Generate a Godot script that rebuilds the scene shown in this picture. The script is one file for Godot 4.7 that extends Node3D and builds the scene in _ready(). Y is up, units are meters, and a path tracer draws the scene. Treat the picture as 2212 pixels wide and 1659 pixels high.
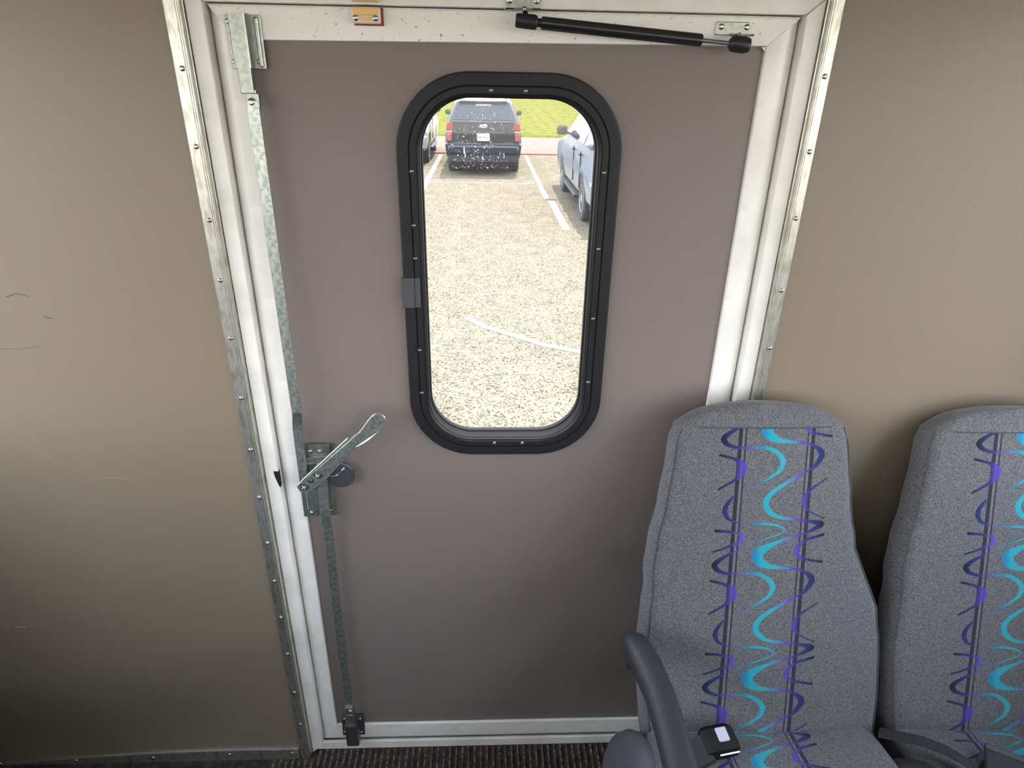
extends Node3D

# ---------------------------------------------------------------- mesh builder
class MB:
	var v := PackedVector3Array()
	var uv := PackedVector2Array()
	var xf := Transform3D()

	func tri(a: Vector3, b: Vector3, c: Vector3, ua := Vector2(), ub := Vector2(), uc := Vector2()) -> void:
		v.append(xf * a); v.append(xf * b); v.append(xf * c)
		uv.append(ua); uv.append(ub); uv.append(uc)

	func quad(a: Vector3, b: Vector3, c: Vector3, d: Vector3) -> void:
		tri(a, b, c); tri(a, c, d)

	# closed loops of equal length joined in order
	func loft(loops: Array, cap0 := true, cap1 := true, wrap := false) -> void:
		var n: int = loops[0].size()
		var m: int = loops.size()
		for i in (m if wrap else m - 1):
			var p: PackedVector3Array = loops[i]
			var q: PackedVector3Array = loops[(i + 1) % m]
			for j in n:
				var k := (j + 1) % n
				quad(p[j], p[k], q[k], q[j])
		if cap0: cap(loops[0], true)
		if cap1: cap(loops[m - 1], false)

	func cap(loop: PackedVector3Array, flip: bool) -> void:
		var c := Vector3()
		for p in loop: c += p
		c /= loop.size()
		for j in loop.size():
			var k := (j + 1) % loop.size()
			if flip: tri(c, loop[k], loop[j])
			else: tri(c, loop[j], loop[k])

	func box(c: Vector3, s: Vector3, bevel := 0.0) -> void:
		var b: float = min(bevel, min(s.x, min(s.y, s.z)) * 0.45)
		var h := s / 2.0
		if b <= 0.0:
			var l0 := PackedVector3Array([c + Vector3(-h.x, -h.y, -h.z), c + Vector3(h.x, -h.y, -h.z), c + Vector3(h.x, h.y, -h.z), c + Vector3(-h.x, h.y, -h.z)])
			var l1 := PackedVector3Array()
			for p in l0: l1.append(p + Vector3(0, 0, s.z))
			loft([l0, l1])
			return
		var loops := []
		for e in [[-h.z, b], [-h.z + b, 0.0], [h.z - b, 0.0], [h.z, b]]:
			var r: float = e[1]
			var z: float = e[0]
			var x := h.x - r
			var y := h.y - r
			var l := PackedVector3Array()
			for q in [[-x + b, -y], [x - b, -y], [x, -y + b], [x, y - b], [x - b, y], [-x + b, y], [-x, y - b], [-x, -y + b]]:
				l.append(c + Vector3(q[0], q[1], z))
			loops.append(l)
		loft(loops)

	# flat outline (any simple polygon) drawn in x, y and given depth from z0 to z1, edges chamfered on the z1 side
	func prism(poly: PackedVector2Array, z0: float, z1: float, bevel := 0.0) -> void:
		var p := poly.duplicate()
		var a := 0.0
		for i in p.size():
			var q := p[(i + 1) % p.size()]
			a += p[i].x * q.y - q.x * p[i].y
		if a < 0: p.reverse()
		var n := p.size()
		var ins := PackedVector2Array()
		for i in n:
			var e0 := (p[i] - p[(i + n - 1) % n]).normalized()
			var e1 := (p[(i + 1) % n] - p[i]).normalized()
			var n0 := Vector2(-e0.y, e0.x)
			var n1 := Vector2(-e1.y, e1.x)
			var m := (n0 + n1)
			m = m / max(0.3, m.length_squared()) * 2.0
			ins.append(p[i] + m * bevel)
		var loops := []
		for e in ([[z0, p], [z1 - bevel, p], [z1, ins]] if bevel > 0 else [[z0, p], [z1, p]]):
			var l := PackedVector3Array()
			for q in e[1]: l.append(Vector3(q.x, q.y, e[0]))
			loops.append(l)
		loft(loops, false, false)
		var t := Geometry2D.triangulate_polygon(p)
		var top := ins if bevel > 0 else p
		for i in range(0, t.size(), 3):
			var s := (p[t[i + 1]] - p[t[i]]).cross(p[t[i + 2]] - p[t[i]])
			var o := [t[i], t[i + 1], t[i + 2]] if s > 0 else [t[i], t[i + 2], t[i + 1]]
			tri(Vector3(top[o[0]].x, top[o[0]].y, z1), Vector3(top[o[1]].x, top[o[1]].y, z1), Vector3(top[o[2]].x, top[o[2]].y, z1))
			tri(Vector3(p[o[0]].x, p[o[0]].y, z0), Vector3(p[o[2]].x, p[o[2]].y, z0), Vector3(p[o[1]].x, p[o[1]].y, z0))

	# planar polygon of points in space given thickness t along its normal
	func slab(pts: Array, t: float) -> void:
		var nrm: Vector3 = (pts[1] - pts[0]).cross(pts[2] - pts[1]).normalized()
		var a := PackedVector3Array()
		var b := PackedVector3Array()
		for p in pts:
			a.append(p - nrm * t * 0.5)
			b.append(p + nrm * t * 0.5)
		loft([a, b])

	# profile of (radius, height) turned about an axis
	func lathe(prof: Array, sides: int, at: Vector3, axis: Vector3) -> void:
		var w := axis.normalized()
		var u := w.cross(Vector3.UP if abs(w.y) < 0.9 else Vector3.RIGHT).normalized()
		var s := w.cross(u)
		var loops := []
		for q in prof:
			var l := PackedVector3Array()
			for i in sides:
				var a := TAU * i / sides
				l.append(at + w * float(q[1]) + (u * cos(a) + s * sin(a)) * max(0.00001, float(q[0])))
			loops.append(l)
		loft(loops)

	func dome(at: Vector3, axis: Vector3, r: float, h: float, sides := 14) -> void:
		lathe([[r, 0], [r, h * 0.25], [r * 0.86, h * 0.65], [r * 0.55, h * 0.92], [0.0, h]], sides, at, axis)

	func tube(pts: Array, r: float, sides := 10) -> void:
		sweep(pts, _circle(r, sides))

	static func _circle(r: float, sides: int) -> PackedVector2Array:
		var c := PackedVector2Array()
		for i in sides:
			c.append(Vector2(cos(TAU * i / sides), sin(TAU * i / sides)) * r)
		return c

	# section (across, out) carried along a path; side = the across direction, kept fixed
	func sweep(pts: Array, sec: PackedVector2Array, side := Vector3.ZERO, scales := []) -> void:
		var loops := []
		var n := pts.size()
		for i in n:
			var d: Vector3 = (pts[min(i + 1, n - 1)] - pts[max(i - 1, 0)]).normalized()
			var a := side
			if a == Vector3.ZERO: a = d.cross(Vector3.UP if abs(d.y) < 0.95 else Vector3.RIGHT)
			a = (a - d * a.dot(d)).normalized()
			var o := d.cross(a)
			var k: float = scales[i] if scales.size() else 1.0
			var l := PackedVector3Array()
			for q in sec: l.append(pts[i] + (a * q.x + o * q.y) * k)
			loops.append(l)
		loft(loops)

	func mesh(angle := 0.0, closed := true) -> ArrayMesh:
		var n := v.size() / 3
		var vol := 0.0
		if closed:
			var c := Vector3()
			for p in v: c += p
			c /= max(1, v.size())
			for i in n: vol += (v[i * 3] - c).dot((v[i * 3 + 1] - c).cross(v[i * 3 + 2] - c))
		var flip := vol < 0.0
		var fn := PackedVector3Array()
		for i in n:
			var f := (v[i * 3 + 1] - v[i * 3]).cross(v[i * 3 + 2] - v[i * 3])
			fn.append(-f if flip else f)
		var nr := PackedVector3Array()
		nr.resize(v.size())
		if angle <= 0.0:
			for i in n:
				var f := fn[i].normalized()
				nr[i * 3] = f; nr[i * 3 + 1] = f; nr[i * 3 + 2] = f
		else:
			var at := {}
			for i in v.size():
				var k := Vector3i((v[i] * 50000.0).round())
				if not at.has(k): at[k] = PackedInt32Array()
				at[k].append(i / 3)
			var lim := cos(deg_to_rad(angle))
			for i in v.size():
				var own := fn[i / 3].normalized()
				var s := Vector3()
				for f in at[Vector3i((v[i] * 50000.0).round())]:
					if fn[f].normalized().dot(own) >= lim: s += fn[f]
				nr[i] = s.normalized() if s.length_squared() > 0 else own
		var ov := PackedVector3Array()
		var on := PackedVector3Array()
		var ou := PackedVector2Array()
		for i in n:
			if fn[i].length_squared() < 1e-22: continue
			for k in ([0, 1, 2] if flip else [0, 2, 1]):
				ov.append(v[i * 3 + k]); on.append(nr[i * 3 + k]); ou.append(uv[i * 3 + k])
		var arr := []
		arr.resize(Mesh.ARRAY_MAX)
		arr[Mesh.ARRAY_VERTEX] = ov
		arr[Mesh.ARRAY_NORMAL] = on
		arr[Mesh.ARRAY_TEX_UV] = ou
		var m := ArrayMesh.new()
		m.add_surface_from_arrays(Mesh.PRIMITIVE_TRIANGLES, arr)
		return m

# ---------------------------------------------------------------- helpers
var M := {}
var taken := {}

func obj(called: String, mb: MB, m: Material, parent: Node = null, angle := 35.0, closed := true) -> MeshInstance3D:
	return put(called, mb.mesh(angle, closed), m, parent)

func put(called: String, mesh: Mesh, m: Material, parent: Node = null) -> MeshInstance3D:
	var o := MeshInstance3D.new()
	o.mesh = mesh
	o.material_override = m
	o.cast_shadow = GeometryInstance3D.SHADOW_CASTING_SETTING_ON
	if parent == null:
		o.name = numbered(called)
		add_child(o)
	else:
		o.name = called
		parent.add_child(o, true)
	return o

func numbered(called: String) -> String:
	taken[called] = taken.get(called, -1) + 1
	return called if taken[called] == 0 else "%s_%03d" % [called, taken[called]]

func tag(o: Node, label: String, category: String, kind := "", group := "") -> Node:
	o.set_meta("label", label)
	o.set_meta("category", category)
	if kind: o.set_meta("kind", kind)
	if group: o.set_meta("group", group)
	return o

func thing(called: String, label: String, category: String, at := Vector3.ZERO, kind := "", group := "") -> Node3D:
	var o := Node3D.new()
	o.name = numbered(called)
	add_child(o)
	o.position = at
	tag(o, label, category, kind, group)
	return o

func c8(r: float, g: float, b: float) -> Color:
	return Color(r / 255.0, g / 255.0, b / 255.0)

func mat(called: String, col: Color, rough := 0.6, metal := 0.0, spec := 0.5) -> StandardMaterial3D:
	var m := StandardMaterial3D.new()
	m.resource_name = called
	m.albedo_color = col
	m.roughness = rough
	m.metallic = metal
	m.metallic_specular = spec
	M[called] = m
	return m

func noise_tex(freq: float, cols: Array, at: Array, sz := 256, seed_ := 1, oct := 4, as_normal := false, bump := 4.0, kind := FastNoiseLite.TYPE_SIMPLEX_SMOOTH) -> NoiseTexture2D:
	var f := FastNoiseLite.new()
	f.noise_type = kind
	f.seed = seed_
	f.frequency = freq
	f.fractal_octaves = oct
	var t := NoiseTexture2D.new()
	t.width = sz
	t.height = sz
	t.seamless = true
	t.noise = f
	if as_normal:
		t.as_normal_map = true
		t.bump_strength = bump
	elif cols.size():
		var g := Gradient.new()
		g.offsets = PackedFloat32Array(at)
		g.colors = PackedColorArray(cols)
		t.color_ramp = g
	return t

func tri_map(m: StandardMaterial3D, albedo: Texture2D, scale: float, normal: Texture2D = null, nscale := 0.3) -> void:
	m.albedo_texture = albedo
	m.uv1_triplanar = true
	m.uv1_world_triplanar = true
	m.uv1_scale = Vector3.ONE * scale
	if normal:
		m.normal_enabled = true
		m.normal_texture = normal
		m.normal_scale = nscale

func grey(a: float) -> Color:
	return Color(a, a, a)

func rrect(cx: float, cy: float, hw: float, hh: float, r: float, z: float, n := 14) -> PackedVector3Array:
	var l := PackedVector3Array()
	for q in [[1, 1, 0.0], [-1, 1, PI / 2], [-1, -1, PI], [1, -1, 3 * PI / 2]]:
		for i in n + 1:
			var a: float = q[2] + PI / 2 * i / n
			l.append(Vector3(cx + q[0] * (hw - r) + cos(a) * r, cy + q[1] * (hh - r) + sin(a) * r, z))
	return l

# one mitred side of a four-sided frame; corners run top left, top right, bottom right, bottom left; prof = (share from outside to inside, z)
func frame_side(called: String, outer: Array, inner: Array, prof: Array, side: int, m: Material, parent: Node, cut := 0.0003) -> MeshInstance3D:
	var mb := MB.new()
	var o0: Vector2 = outer[side]
	var o1: Vector2 = outer[(side + 1) % 4]
	var i0: Vector2 = inner[side]
	var i1: Vector2 = inner[(side + 1) % 4]
	var along := (o1 - o0).normalized() * cut
	var a := PackedVector3Array()
	var b := PackedVector3Array()
	for q in prof:
		var p := o0.lerp(i0, q[0]) + along
		var s := o1.lerp(i1, q[0]) - along
		a.append(Vector3(p.x, p.y, q[1]))
		b.append(Vector3(s.x, s.y, q[1]))
	mb.loft([a, b])
	return obj(called, mb, m, parent, 30.0)

func screw(at: Vector3, r: float, parent: Node, m: Material = null, axis := Vector3.BACK, called := "screw") -> void:
	var mb := MB.new()
	mb.lathe([[r * 1.02, -0.001], [r, r * 0.2], [r * 0.85, r * 0.45], [r * 0.5, r * 0.62], [r * 0.34, r * 0.62], [r * 0.28, r * 0.3], [0.0, r * 0.3]], 14, at, axis)
	obj(called, mb, m if m else M.steel, parent, 40.0)

# ---------------------------------------------------------------- scene
func _ready() -> void:
	# camera
	var cam := Camera3D.new()
	cam.name = "camera"
	add_child(cam)
	cam.position = Vector3(0, 1.622, 1.16)
	cam.rotation = Vector3(deg_to_rad(-25.51), deg_to_rad(-2.63), deg_to_rad(1.13))
	cam.fov = rad_to_deg(2.0 * atan(829.5 / 1410.0))
	cam.near = 0.02
	cam.far = 400.0
	cam.current = true
	# sky
	var env := Environment.new()
	env.background_mode = Environment.BG_SKY
	env.tonemap_mode = Environment.TONE_MAPPER_LINEAR
	env.tonemap_exposure = 1.2
	env.sdfgi_enabled = true
	env.ssao_enabled = true
	env.ssil_enabled = true
	var sky := Sky.new()
	var sm := ProceduralSkyMaterial.new()
	sm.sky_top_color = Color(0.87, 0.925, 0.99)
	sm.sky_horizon_color = Color(1.0, 0.99, 0.965)
	sm.ground_horizon_color = Color(0.85, 0.84, 0.80)
	sm.ground_bottom_color = Color(0.72, 0.70, 0.66)
	sm.sky_energy_multiplier = 1.0
	sm.ground_energy_multiplier = 1.0
	sm.sun_angle_max = 1.0
	sky.sky_material = sm
	env.sky = sky
	env.background_energy_multiplier = 8.0
	var we := WorldEnvironment.new()
	we.name = "world_environment"
	we.environment = env
	add_child(we)
	# sun: high, from beyond the door and a little to the right
	var sun := DirectionalLight3D.new()
	sun.name = "sun"
	add_child(sun)
	sun.look_at_from_position(Vector3(0.30, 1.9, -0.82), Vector3.ZERO)
	sun.light_energy = 4.2
	sun.light_color = Color(1.0, 0.97, 0.91)
	sun.light_angular_distance = 0.6
	sun.shadow_enabled = true

	materials()
	shell()
	door()
	latch()
	strut()
	switches()
	outside()
	seats()

func materials() -> void:
	var grain := noise_tex(0.2, [], [], 256, 3, 2, true, 3.0)
	var m := mat("wall_vinyl", c8(128, 115, 99), 0.42, 0.0, 0.5)
	tri_map(m, noise_tex(0.15, [grey(0.95), grey(1.0)], [0.3, 0.7], 256, 5), 14.0, grain, 0.22)
	m = mat("door_vinyl", c8(122, 111, 106), 0.42, 0.0, 0.5)
	tri_map(m, noise_tex(0.15, [grey(0.95), grey(1.0)], [0.3, 0.7], 256, 6), 14.0, grain, 0.22)
	var orange_peel := noise_tex(0.06, [], [], 256, 8, 2, true, 2.0)
	m = mat("white_paint", c8(236, 233, 228), 0.28, 0.0, 0.5)
	tri_map(m, noise_tex(0.01, [grey(0.96), grey(1.0)], [0.3, 0.7], 128, 9), 6.0, orange_peel, 0.12)
	m = mat("speckled_paint", c8(236, 233, 228), 0.3, 0.0, 0.5)
	tri_map(m, noise_tex(0.055, [grey(1.0), grey(1.0), Color(0.62, 0.56, 0.52)], [0.0, 0.80, 0.90], 512, 11, 3), 3.0, orange_peel, 0.12)
	var brushed := noise_tex(0.03, [Color(0.82, 0.80, 0.75), Color(0.96, 0.96, 0.94), Color(0.88, 0.88, 0.86)], [0.25, 0.5, 0.8], 256, 13, 5)
	m = mat("aluminium", c8(225, 224, 220), 0.34, 0.9)
	tri_map(m, brushed, 5.0)
	m.uv1_scale = Vector3(9, 2.2, 9)
	m = mat("galvanised", c8(205, 208, 205), 0.36, 0.88)
	tri_map(m, noise_tex(0.05, [Color(0.74, 0.76, 0.77), Color(0.85, 0.87, 0.84), Color(0.93, 0.93, 0.89)], [0.28, 0.50, 0.75], 256, 17, 5), 7.0)
	m = mat("zinc", c8(174, 177, 172), 0.36, 0.9)
	tri_map(m, noise_tex(0.04, [Color(0.86, 0.88, 0.88), Color(0.97, 0.97, 0.94)], [0.3, 0.65], 256, 19, 4), 8.0)
	mat("lining_dark", c8(70, 66, 62), 0.7)
	mat("steel", c8(200, 200, 198), 0.2, 1.0)
	mat("dark_steel", c8(132, 134, 138), 0.3, 0.9)
	mat("black_rubber", c8(30, 30, 33), 0.42)
	mat("black_frame", c8(30, 29, 33), 0.45, 0.0, 0.38)
	mat("gasket_black", c8(24, 23, 25), 0.75, 0.0, 0.2)
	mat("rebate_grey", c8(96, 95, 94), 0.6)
	mat("black_paint", c8(26, 26, 29), 0.24, 0.0, 0.6)
	mat("black_plastic", c8(40, 40, 44), 0.5)
	mat("clip_grey", c8(66, 65, 72), 0.5)
	mat("hole_shade", c8(20, 18, 17), 0.9)  # near-black colour for the shade inside holes that are not cut
	mat("amber_plastic", c8(232, 190, 122), 0.4)
	mat("cream_plastic", c8(222, 214, 198), 0.4)
	mat("red_gasket", c8(150, 40, 34), 0.6)
	m = mat("floor_rubber", c8(60, 55, 54), 0.8)
	tri_map(m, noise_tex(0.03, [Color(0.55, 0.52, 0.52), Color(1.0, 0.93, 0.88)], [0.3, 0.75], 256, 23), 4.0)
	m = mat("rib_rubber", c8(128, 112, 104), 0.75)
	tri_map(m, noise_tex(0.06, [Color(0.42, 0.38, 0.37), Color(1.0, 0.98, 0.95)], [0.3, 0.7], 256, 29), 5.0)
	mat("ceiling_white", c8(242, 230, 210), 0.6)
	var g := mat("window_glass", Color(1, 1, 1, 0.06), 0.02)
	g.transparency = BaseMaterial3D.TRANSPARENCY_ALPHA
	m = mat("fabric_print", Color.WHITE, 0.95, 0.0, 0.2)
	m.albedo_texture = fabric(true)
	m.rim_enabled = true
	m.rim = 0.35
	m.rim_tint = 0.5
	m = mat("fabric_plain", Color.WHITE, 0.95, 0.0, 0.2)
	m.albedo_texture = fabric(false)
	m.uv1_triplanar = true
	m.uv1_scale = Vector3.ONE * 2.6
	m.rim_enabled = true
	m.rim = 0.35
	m.rim_tint = 0.5
	mat("shield_grey", c8(74, 72, 80), 0.5)
	mat("buckle_black", c8(18, 17, 18), 0.4, 0.0, 0.25)
	mat("thread", c8(78, 78, 82), 0.95, 0.0, 0.1)
	m = mat("webbing", c8(46, 46, 52), 0.8)
	tri_map(m, noise_tex(0.25, [grey(0.75), grey(1.0)], [0.3, 0.7], 128, 31), 30.0)
	# outside
	m = mat("asphalt", c8(101, 95, 86), 0.9, 0.0, 0.0)
	tri_map(m, asphalt(), 0.42)
	m = mat("sidewalk", c8(100, 86, 79), 0.9, 0.0, 0.0)
	tri_map(m, noise_tex(0.05, [grey(0.85), grey(1.0)], [0.3, 0.7], 256, 37), 0.5)
	m = mat("grass", Color.WHITE, 0.95, 0.0, 0.0)
	tri_map(m, noise_tex(0.02, [c8(48, 54, 10), c8(69, 69, 22), c8(79, 73, 36), c8(56, 60, 13)], [0.25, 0.45, 0.60, 0.80], 512, 41, 6), 0.16)
	mat("road_paint", c8(112, 111, 106), 0.8, 0.0, 0.0)
	mat("kerb_red", c8(84, 50, 44), 0.8, 0.0, 0.0)
	var cp := mat("car_black", c8(20, 23, 30), 0.16, 0.0, 0.4)
	cp = mat("car_silver", c8(96, 100, 106), 0.25, 0.0, 0.45)
	cp = mat("car_white", c8(130, 130, 128), 0.25)
	mat("car_glass", c8(26, 34, 44), 0.08, 0.0, 0.3)
	mat("tyre", c8(34, 34, 36), 0.85)
	mat("rim_alloy", c8(190, 192, 196), 0.3, 0.9)
	mat("lamp_red", c8(108, 18, 24), 0.2, 0.0, 0.3)
	mat("lamp_pink", c8(116, 58, 58), 0.2, 0.0, 0.3)
	mat("lamp_clear", c8(128, 116, 112), 0.2, 0.0, 0.3)
	mat("plate_white", c8(150, 150, 148), 0.5, 0.0, 0.3)
	mat("plate_ink", c8(16, 17, 22), 0.7, 0.0, 0.2)
	mat("chrome", c8(225, 226, 228), 0.12, 1.0)
	mat("trim_dark", c8(30, 31, 34), 0.6, 0.0, 0.3)

func asphalt() -> ImageTexture:
	var n := 512
	var b := PackedByteArray()
	b.resize(n * n * 3)
	var r := RandomNumberGenerator.new()
	r.seed = 77
	var f := FastNoiseLite.new()
	f.seed = 5
	f.frequency = 0.012
	var cell := PackedFloat32Array()
	for i in 200 * 200: cell.append(r.randf())
	for y in n:
		for x in n:
			var k := 0.86 + 0.09 * f.get_noise_2d(x, y)
			var s := cell[(y / 3) * 200 + x / 3]
			if s < 0.22: k *= 0.55 + 0.9 * s
			elif s > 0.7: k *= 1.14
			k *= 0.95 + 0.1 * r.randf()
			k = clamp(k, 0.0, 1.0) * 255.0
			var i := (y * n + x) * 3
			b[i] = int(k); b[i + 1] = int(k * 0.985); b[i + 2] = int(k * 0.95)
	return ImageTexture.create_from_image(Image.create_from_data(n, n, false, Image.FORMAT_RGB8, b))

# the woven seat cloth: flecked grey, with the printed waves in the colours of the weft bands; one repeat is 0.46 m by 0.243 m
func fabric(printed: bool) -> ImageTexture:
	var W := 1024
	var H := 541
	var cov := PackedFloat32Array()
	cov.resize(W * H)
	var lines := PackedFloat32Array()
	lines.resize(W)
	var k := 0.3313
	if printed:
		var w1 := [[1580, 80, 72], [1420, 165, 40], [1300, 205, 32], [1150, 245, 34], [1000, 300, 52], [860, 370, 96], [762, 455, 150], [800, 545, 130], [900, 600, 76], [1010, 622, 52], [1120, 633, 40], [1300, 655, 34], [1420, 700, 48], [1512, 800, 84], [1440, 935, 56], [1370, 990, 38], [1250, 1050, 32], [1150, 1110, 36], [1000, 1200, 52], [880, 1290, 68], [818, 1400, 78], [850, 1500, 74], [950, 1580, 56], [1050, 1610, 42], [1150, 1622, 36], [1300, 1640, 32], [1440, 1664, 44], [1540, 1690, 64]]
		var w2 := [[385, 2, 34], [480, 34, 22], [600, 45, 14], [750, 50, 32], [900, 56, 32], [1020, 85, 30], [1090, 130, 26], [1040, 180, 24], [900, 232, 24], [750, 285, 20], [620, 345, 18], [500, 400, 20], [400, 450, 38], [290, 520, 54], [224, 590, 74], [262, 655, 56], [350, 692, 42], [430, 705, 34], [600, 700, 26], [750, 702, 40], [880, 745, 52], [962, 815, 64], [1002, 890, 72], [968, 985, 54], [880, 1060, 36], [760, 1140, 22], [640, 1210, 12], [530, 1262, 9], [430, 1315, 14], [360, 1372, 36], [305, 1480, 64], [312, 1560, 58], [350, 1615, 44]]
		for path in [w1, w2]:
			stamp(cov, W, H, k, path, true)
		stamp(cov, W, H, k, [[205, 145, 36], [330, 150, 34], [430, 165, 30], [530, 192, 44], [555, 238, 64], [500, 296, 48], [430, 328, 38], [330, 370, 28], [190, 420, 24]], false)
		stamp(cov, W, H, k, [[195, 802, 30], [320, 830, 34], [410, 862, 52], [462, 915, 104], [478, 965, 132], [462, 1030, 104], [424, 1090, 58], [380, 1130, 36], [200, 1240, 26]], false)
		stamp(cov, W, H, k, [[1622, 212, 36], [1500, 240, 34], [1400, 272, 38], [1310, 335, 60], [1268, 410, 74], [1300, 475, 60], [1360, 512, 44], [1450, 535, 34], [1635, 570, 28]], false)
		stamp(cov, W, H, k, [[1608, 1112, 22], [1500, 1182, 24], [1400, 1250, 40], [1340, 1330, 66], [1326, 1400, 84], [1350, 1480, 50], [1420, 1542, 26], [1615, 1630, 20]], false)
	var bands := [[0, c8(18, 18, 40)], [215, c8(20, 20, 46)], [300, c8(34, 42, 104)], [390, c8(44, 44, 116)], [450, c8(92, 66, 168)], [530, c8(92, 74, 196)], [590, c8(92, 112, 200)], [660, c8(60, 140, 205)], [730, c8(24, 140, 196)], [800, c8(40, 178, 200)], [1000, c8(54, 184, 198)], [1080, c8(72, 158, 206)], [1170, c8(98, 128, 204)], [1230, c8(84, 78, 196)], [1310, c8(98, 70, 172)], [1400, c8(62, 54, 134)], [1450, c8(38, 48, 112)], [1545, c8(30, 38, 92)], [1600, c8(20, 20, 44)], [3200, c8(18, 18, 40)]]
	var r := RandomNumberGenerator.new()
	r.seed = 123
	var fleck := PackedFloat32Array()
	fleck.resize((W / 2 + 1) * (H / 2 + 1))
	for i in fleck.size(): fleck[i] = r.randf()
	var b := PackedByteArray()
	b.resize(W * H * 3)
	for x in W:
		var X := (x - W / 2.0) / k + 958.0
		var col: Color = bands[0][1]
		for i in bands.size() - 1:
			if X >= bands[i][0] and X < bands[i + 1][0]:
				col = bands[i][1].lerp(bands[i + 1][1], (X - bands[i][0]) / (bands[i + 1][0] - bands[i][0]))
		var stripe := 0.0
		if printed:
			if abs(X - 428) < 25 or abs(X - 1375) < 26: stripe = 0.85
			elif abs(X - 497) < 9 or abs(X - 1305) < 9: stripe = 0.85
			elif abs(X - 466) < 8 or abs(X - 1335) < 8: stripe = -0.28
		var weft := 0.93 + 0.07 * sin(x * 1.9)
		for y in H:
			var n := fleck[(y / 2) * (W / 2 + 1) + x / 2]
			var n2 := r.randf()
			var g := 0.17 + 0.26 * n + 0.12 * n2
			var base := Color(g * 0.985, g * 0.985, g * 1.02)
			if stripe > 0: base = base.lerp(c8(36, 36, 46), stripe)
			elif stripe < 0: base = base.lerp(c8(130, 130, 134), -stripe)
			var c := cov[y * W + x]
			if c > 0.0:
				var q := col * weft * 0.9
				q = q * (0.9 + 0.2 * n2)
				base = base.lerp(q, clamp(c, 0.0, 1.0) * (0.92 - 0.14 * n))
			var i := (y * W + x) * 3
			b[i] = int(clamp(base.r, 0, 1) * 255); b[i + 1] = int(clamp(base.g, 0, 1) * 255); b[i + 2] = int(clamp(base.b, 0, 1) * 255)
	return ImageTexture.create_from_image(Image.create_from_data(W, H, false, Image.FORMAT_RGB8, b))

func stamp(cov: PackedFloat32Array, W: int, H: int, k: float, path: Array, closed: bool) -> void:
	var n := path.size()
	for i in (n if closed else n - 1):
		var q := []
		for d in [-1, 0, 1, 2]:
			var j: int = i + d
			var off := 0.0
			if closed:
				if j < 0:
					j += n
					off = -1634.0
				elif j >= n:
					j -= n
					off = 1634.0
			else:
				j = clampi(j, 0, n - 1)
			q.append(Vector3(path[j][0], path[j][1] + off, path[j][2]))
		var len_: float = (q[2] - q[1]).length() * k
		var steps := int(max(4.0, len_ / 1.2))
		for s in steps:
			var p: Vector3 = q[1].cubic_interpolate(q[2], q[0], q[3], float(s) / steps)
			var r: float = max(p.z * 0.5 * k, 1.2)
			var strength: float = clamp(p.z / 30.0, 0.45, 1.0)
			var cx := (p.x - 958.0) * k + W / 2.0
			var cy := p.y * k
			for y in range(int(cy - r - 1), int(cy + r + 2)):
				var yy := posmod(y, H)
				for x in range(int(cx - r - 1), int(cx + r + 2)):
					if x < 0 or x >= W: continue
					var d := Vector2(x - cx, y - cy).length()
					var a: float = clamp(r - d + 0.5, 0.0, 1.0) * strength
					if a > cov[yy * W + x]: cov[yy * W + x] = a

# ---------------------------------------------------------------- the room
func box_obj(called: String, lo: Vector3, hi: Vector3, m: Material, parent: Node, bevel := 0.0) -> MeshInstance3D:
	var mb := MB.new()
	mb.box((lo + hi) / 2.0, hi - lo, bevel)
	return obj(called, mb, m, parent, 30.0)

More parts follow.
